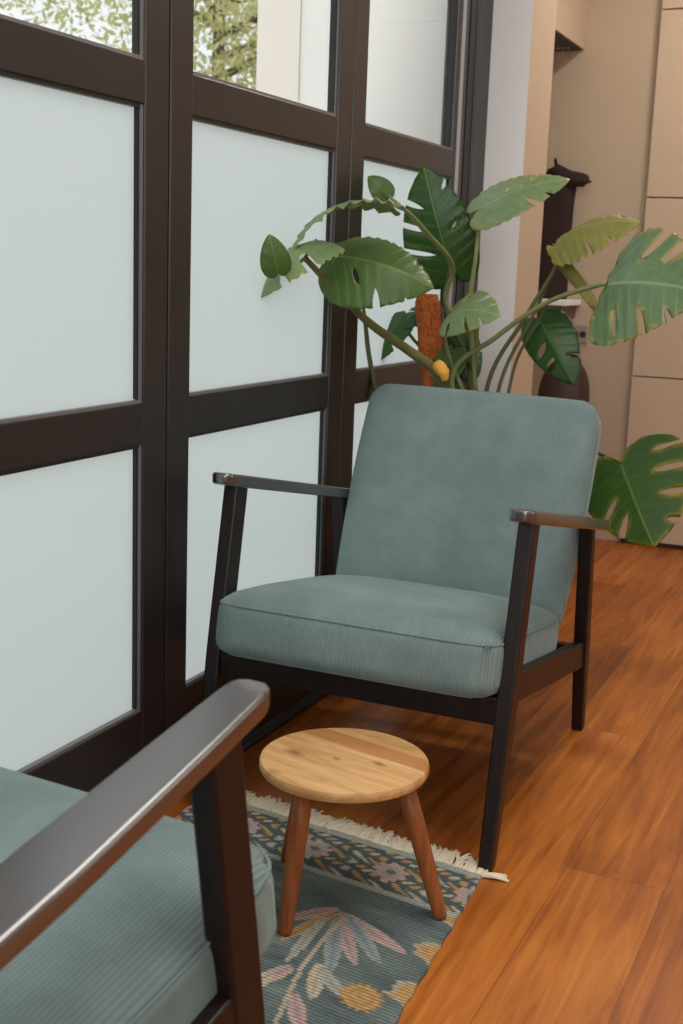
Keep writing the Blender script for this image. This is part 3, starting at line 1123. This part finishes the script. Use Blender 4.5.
# broad draped leaf
lf = leaf(pl, M_mid, at(338, 256, 2.58), at(434, 288, 2.64), (-.12, -.72, .62), 1.0, wr=(1.0, .95),
          slits=S7((1, .35, .55, 1.5, .07, .5), (1, .62, .55, 1.5, .06, .8), (-1, .6, .6, 1.5, .05, .8)), holes=S7((1, .15, .22, .55, .05, .5)),
          droop=.40, fold=.30, curl=-.10, ripple=.014)
petiole(lf, [at(330, 284, 2.57), at(331, 268, 2.575), at(338, 256, 2.58)], .005, .004)
# tall backlit leaf against the window
lf = leaf(pl, M_deep, at(450, 268, 3.02), at(424, 166, 2.98), (.20, -.90, .15), .86, wr=(.95, .8),
          slits=S7((-1, .12, .25, 1.5, .045, .35), (-1, .34, .30, 1.5, .05, .5), (-1, .54, .30, 1.5, .05, .7), (1, .62, .4, 1.5, .06, 1.1)), holes=S7((1, .30, .3, .6, .03, .6)),
          droop=.22, fold=.10, ripple=.012)
petiole(lf, [(PX + .03, PY + .01, .8), at(446, 310, 3.03), at(450, 268, 3.02)], .006, .005, M_petd)
# top leaf pointing right
lf = leaf(pl, M_grey, at(481, 208, 2.98), at(570, 179, 3.05), (.02, -.66, .75), .72,
          slits=S7((1, .38, .45, 1.5, .05, .7), (1, .58, .5, 1.5, .05, .9), (-1, .5, .5, 1.5, .035, .9)), holes=S7((-1, .25, .25, .5, .025, .7), (-1, .42, .22, .5, .025, .8)),
          droop=.30, fold=.18, ripple=.010)
petiole(lf, [(PX + .04, PY, .75), at(470, 310, 2.98), at(476, 255, 2.97), at(481, 208, 2.98)], .007, .005)
# yellowing leaf, seen edge on
lf = leaf(pl, M_olive, at(562, 236, 3.05), at(640, 222, 3.02), (.05, -.55, .80), 1.0,
          slits=S7((1, .25, .5, 1.5, .04, .5), (-1, .3, .55, 1.5, .04, .5), (1, .5, .5, 1.5, .04, .7), (-1, .55, .55, 1.5, .04, .8)), droop=.35, fold=.38, ripple=.022)
petiole(lf, [(PX + .07, PY - .02, .5), at(488, 384, 2.99), at(525, 318, 3.02), at(555, 268, 3.04), at(568, 232, 3.05)], .006, .0045, M_petd)
# large right-hand leaf
lf = leaf(pl, M_side, at(607, 284, 2.90), at(704, 292, 2.80), (-.25, -.85, .5), 1.26, .35, wr=(1.0, 1.0),
          slits=S7((-1, .18, .42, 1.5, .085, .35), (-1, .42, .38, 1.5, .10, .5), (1, .14, .40, .92, .05, .3), (1, .36, .4, .94, .05, .5), (1, .56, .42, 1.5, .05, .8), (-1, .64, .4, 1.5, .07, .9)),
          droop=.34, fold=.12, ripple=.016)
petiole(lf, [(PX + .06, PY - .04, .55), at(452, 378, 2.93), at(495, 338, 2.95), at(548, 302, 2.95), at(606, 283, 2.90)], .0075, .0055)
# low right leaf with yellow rim
lf = leaf(pl, M_rimmed, at(621, 463, 3.0), at(655, 547, 2.93), (-.10, -.93, .25), 1.36, wr=(1.12, .84),
          slits=S7((-1, -.02, .56, 1.3, .062, .05), (-1, .20, .46, 1.3, .07, .12), (-1, .42, .42, 1.3, .075, .25), (1, .22, .36, .90, .06, .75), (1, .40, .30, 1.7, .08, 1.2)), holes=S7((-1, .66, .40, .72, .06, .5),),
          droop=.18, fold=.08, ripple=.010)
petiole(lf, [(PX + .09, PY + .0, .30), at(540, 430, 3.03), at(597, 453, 3.03), at(621, 463, 3.0)], .006, .004, M_petd)
# small fingered leaf by the pole
lf = leaf(pl, M_grey, at(452, 312, 2.90), at(500, 316, 2.86), (-.15, -.7, .7), 1.15,
          slits=S7((1, .0, .4, 1.5, .06, .2), (1, .3, .3, 1.5, .06, .6), (1, .55, .35, 1.5, .06, .9), (-1, .05, .4, 1.5, .06, .2), (-1, .32, .3, 1.5, .07, .6), (-1, .58, .35, 1.5, .06, .9)), droop=.4, fold=.15)
petiole(lf, [(PX + .04, PY - .04, .72), at(446, 345, 2.93), at(452, 312, 2.90)], .005, .004)
# olive leaf low between the stalks
lf = leaf(pl, M_deep, at(541, 322, 3.12), at(575, 385, 3.08), (.15, -.95, .1), .74,
          slits=S7((1, .24, .25, .88, .085, .7), (1, .48, .25, .88, .085, .8), (-1, .5, .35, 1.5, .05, .8)), droop=.25, fold=.2)
petiole(lf, [(PX + .1, PY, .5), at(512, 376, 3.06), at(530, 335, 3.1), at(541, 322, 3.12)], .0045, .0035, M_petd)
# young furled leaf
lf = leaf(pl, M_olive, at(561, 252, 3.08), at(607, 326, 3.06), (.6, -.6, .4), .22, fold=.9, droop=.3, ripple=.02)
petiole(lf, [(PX + .085, PY - .03, .5), at(500, 384, 3.0), at(535, 312, 3.04), at(561, 252, 3.08)], .005, .004, M_petd)
# lower inner leaves around the pole
lf = leaf(pl, M_deep, at(402, 318, 3.04), at(376, 362, 3.00), (-.3, -.8, .4), .8, slits=S7((1, .3, .4, 1.5, .06, .7), (-1, .4, .4, 1.5, .06, .7)), droop=.3, fold=.2)
petiole(lf, [(PX, PY + .03, .75), at(414, 340, 3.04), at(402, 318, 3.04)], .005, .004, M_petd)
lf = leaf(pl, M_deep, at(432, 306, 3.06), at(392, 330, 3.03), (.1, -.5, .85), .8, slits=S7((1, .3, .4, 1.5, .06, .7),), droop=.3, fold=.25)
petiole(lf, [(PX, PY + .035, .78), at(432, 330, 3.06), at(432, 306, 3.06)], .005, .004, M_petd)
lf = leaf(pl, M_deep, at(446, 330, 3.06), at(478, 378, 3.04), (.3, -.85, .3), .85, slits=S7((1, .3, .4, 1.5, .06, .7), (-1, .4, .4, 1.5, .06, .7)), droop=.3, fold=.2)
petiole(lf, [(PX + .03, PY + .03, .74), at(440, 345, 3.06), at(446, 330, 3.06)], .005, .004, M_petd)
lf = leaf(pl, M_mid, at(452, 352, 2.96), at(440, 392, 2.93), (-.1, -.85, .4), .9, slits=S7((1, .3, .4, 1.5, .06, .7), (-1, .4, .4, 1.5, .06, .7)), droop=.3, fold=.2)
petiole(lf, [(PX + .03, PY - .02, .66), at(455, 368, 2.97), at(452, 352, 2.96)], .005, .004, M_petd)
# small rounded leaf high on the left and the dark lobe further left
lf = leaf(pl, M_mid, at(388, 196, 2.86), at(368, 176, 2.84), (.5, -.8, .2), .95, droop=.4, fold=.25, res=.09)
petiole(lf, [at(428, 236, 2.85), at(405, 210, 2.86), at(388, 196, 2.86)], .0045, .0035)
lf = leaf(pl, M_grey, at(316, 240, 2.48), at(260, 298, 2.33), (-.30, -.85, .20), .92, slits=S7((1, .30, .25, 1.5, .10, .6), (1, .62, .3, 1.5, .08, .9), (-1, .3, .28, 1.5, .12, .5), (-1, .6, .3, 1.5, .08, .9)), droop=.55, fold=.30, ripple=.02)
petiole(lf, [at(305, 258, 2.50), at(312, 246, 2.495), at(316, 240, 2.48)], .004, .003)
lf = leaf(pl, M_mid, at(278, 272, 2.30), at(269, 234, 2.28), (.45, -.85, .2), .86, droop=.40, fold=.22, res=.09)
petiole(lf, [at(305, 258, 2.50), at(292, 268, 2.42), at(276, 273, 2.30)], .004, .003)
# slim upright stalk against the window
bm = bmesh.new(); tube(bm, catmull([(PX - .08, PY - .06, .24), at(374, 384, 2.90), at(366, 330, 2.88), at(364, 296, 2.86), at(380, 262, 2.84)], 8), [.0075, .004], 10)
obj('stalk', bm, M_petd, pl, True)

# ------------------------------------------------------------------ outside
bm = bmesh.new(); box(bm, -30, -1.33, -12, 25, -.25, -.1)
M_gr = mat('paving', lin(176, 172, 162), .9, .2)
t = NT(M_gr); t.color(t.mix(t.noise(t.coord(), 3, 4), lin(160, 156, 146), lin(186, 182, 172)))
tag(obj('ground', bm, M_gr), 'pale paved ground outside the windows', 'ground', kind='structure')
bm = bmesh.new(); box(bm, -2.02, -1.868, 3.669, 5.1, -.1, 2.75)
tag(obj('outside_corner', bm, M_outwall), 'pale corner pier of the house wall outside the middle window', 'wall', kind='structure')

M_bark = mat('bark', lin(92, 82, 70), .9, .2)
M_fol = mat('tree_foliage', lin(142, 150, 92), .6, .3)
t = NT(M_fol)
oi = t.noise(t.coord(), 2.5, 3)
t.color(t.ramp(oi, [(.35, lin(168, 172, 122)), (.55, lin(192, 192, 144)), (.7, lin(212, 208, 168))]))
tl = t.n('ShaderNodeBsdfTranslucent', {'Color': lin(206, 208, 140)}).outputs[0]
mx = t.n('ShaderNodeMixShader', {0: .45, 1: t.b.outputs[0], 2: tl}).outputs[0]
t.t.links.new(mx, t.out.inputs[0])


def tree(loc, h, crown, n, label, seed, leafsize=.07):
    r = random.Random(seed)
    root = empty('garden_tree', loc)
    tag(root, label, 'tree')
    bm = bmesh.new()
    tube(bm, catmull([(0, 0, 0), (.05, .03, h * .35), (-.04, .06, h * .7), (0, 0, h)], 6), [.11, .03], 10)
    tips = []
    for k in range(16):
        z0 = h * r.uniform(.3, .9)
        a = r.uniform(0, 2 * pi)
        L = crown * r.uniform(.55, 1.0)
        e = Vector((math.cos(a) * L, math.sin(a) * L, z0 + r.uniform(-.1, .6) * crown * .6))
        mid = Vector((0, 0, z0)).lerp(e, .5) + Vector((r.uniform(-.1, .1), r.uniform(-.1, .1), .12))
        tube(bm, catmull([(0, 0, z0), mid, e], 4), [.035, .008], 7)
        tips += [Vector((0, 0, z0)).lerp(e, f_) for f_ in (.45, .65, .85, 1)]
    obj('trunk', bm, M_bark, root, True)
    bm = bmesh.new()
    for _ in range(n):
        c = r.choice(tips) + Vector((r.gauss(0, .22), r.gauss(0, .22), r.gauss(0, .16))) * crown * .9
        nrm = Vector((r.gauss(0, 1), r.gauss(0, 1), r.gauss(.6, 1))).normalized()
        u = nrm.orthogonal().normalized()
        u.rotate(Matrix.Rotation(r.uniform(0, 6.3), 3, nrm))
        w = nrm.cross(u)
        s = leafsize * r.uniform(.6, 1.3)
        vs = [bm.verts.new(c + q) for q in (-u * s, w * s * .35 - u * s * .2 + nrm * s * .1, u * s, -w * s * .35 - u * s * .2 + nrm * s * .1)]
        bm.faces.new(vs)
    obj('foliage', bm, M_fol, root, recalc=False)
    return root


tree((-5.0, 8.5, -.1), 3.4, 1.75, 19000, 'leafy tree outside, seen through the top of the middle window', 4, .042)
tree((-3.9, 4.5, -.1), 2.9, 1.0, 11000, 'thin leafy tree outside, seen through the top of the left window', 8, .022)

# ------------------------------------------------------------------ light
w = bpy.data.worlds.new('sky')
sc.world = w
w.use_nodes = True
bgn = w.node_tree.nodes['Background']
bgn.inputs[0].default_value = (.95, .985, 1.0, 1)
bgn.inputs[1].default_value = 1.05


def area(name, loc, target, sx, sy, power, col):
    l = bpy.data.lights.new(name, 'AREA')
    l.shape = 'RECTANGLE'
    l.size, l.size_y = sx, sy
    l.energy = power
    l.color = col
    o = bpy.data.objects.new(name, l)
    COL.objects.link(o)
    o.location = loc
    o.rotation_euler = (Vector(target) - Vector(loc)).to_track_quat('-Z', 'Y').to_euler()
    return o


area('hall_ceiling_lamp', (-.45, 4.2, 2.52), (-.45, 4.0, 0), .3, .3, 16, (1, .9, .79))
area('right_window_light', (3.1, 3.4, 1.5), (-.5, 2.4, .6), 1.8, 1.8, 26, (1, .94, .86))
area('near_fill_light', (.3, -2.5, 1.6), (-.5, 2.5, 1.1), 3.0, 1.8, 88, (.93, .98, 1))  # cool fill added at the near wall, which has no window
area('near_ceiling_lamp', (-.1, 1.5, 2.55), (-.1, 1.5, 0), 1.2, 1.2, 34, (1, .96, .9))
l = bpy.data.lights.new('sun', 'SUN')
l.energy = 1.7
l.angle = R_(12)
l.color = (1, .96, .9)
o = bpy.data.objects.new('sun', l)
COL.objects.link(o)
o.rotation_euler = Vector((-.10, .75, -.62)).to_track_quat('-Z', 'Y').to_euler()

sc.view_settings.view_transform = 'Standard'
sc.view_settings.look = 'None'
sc.view_settings.gamma = 1
sc.view_settings.use_curve_mapping = False
sc.view_settings.exposure = 0
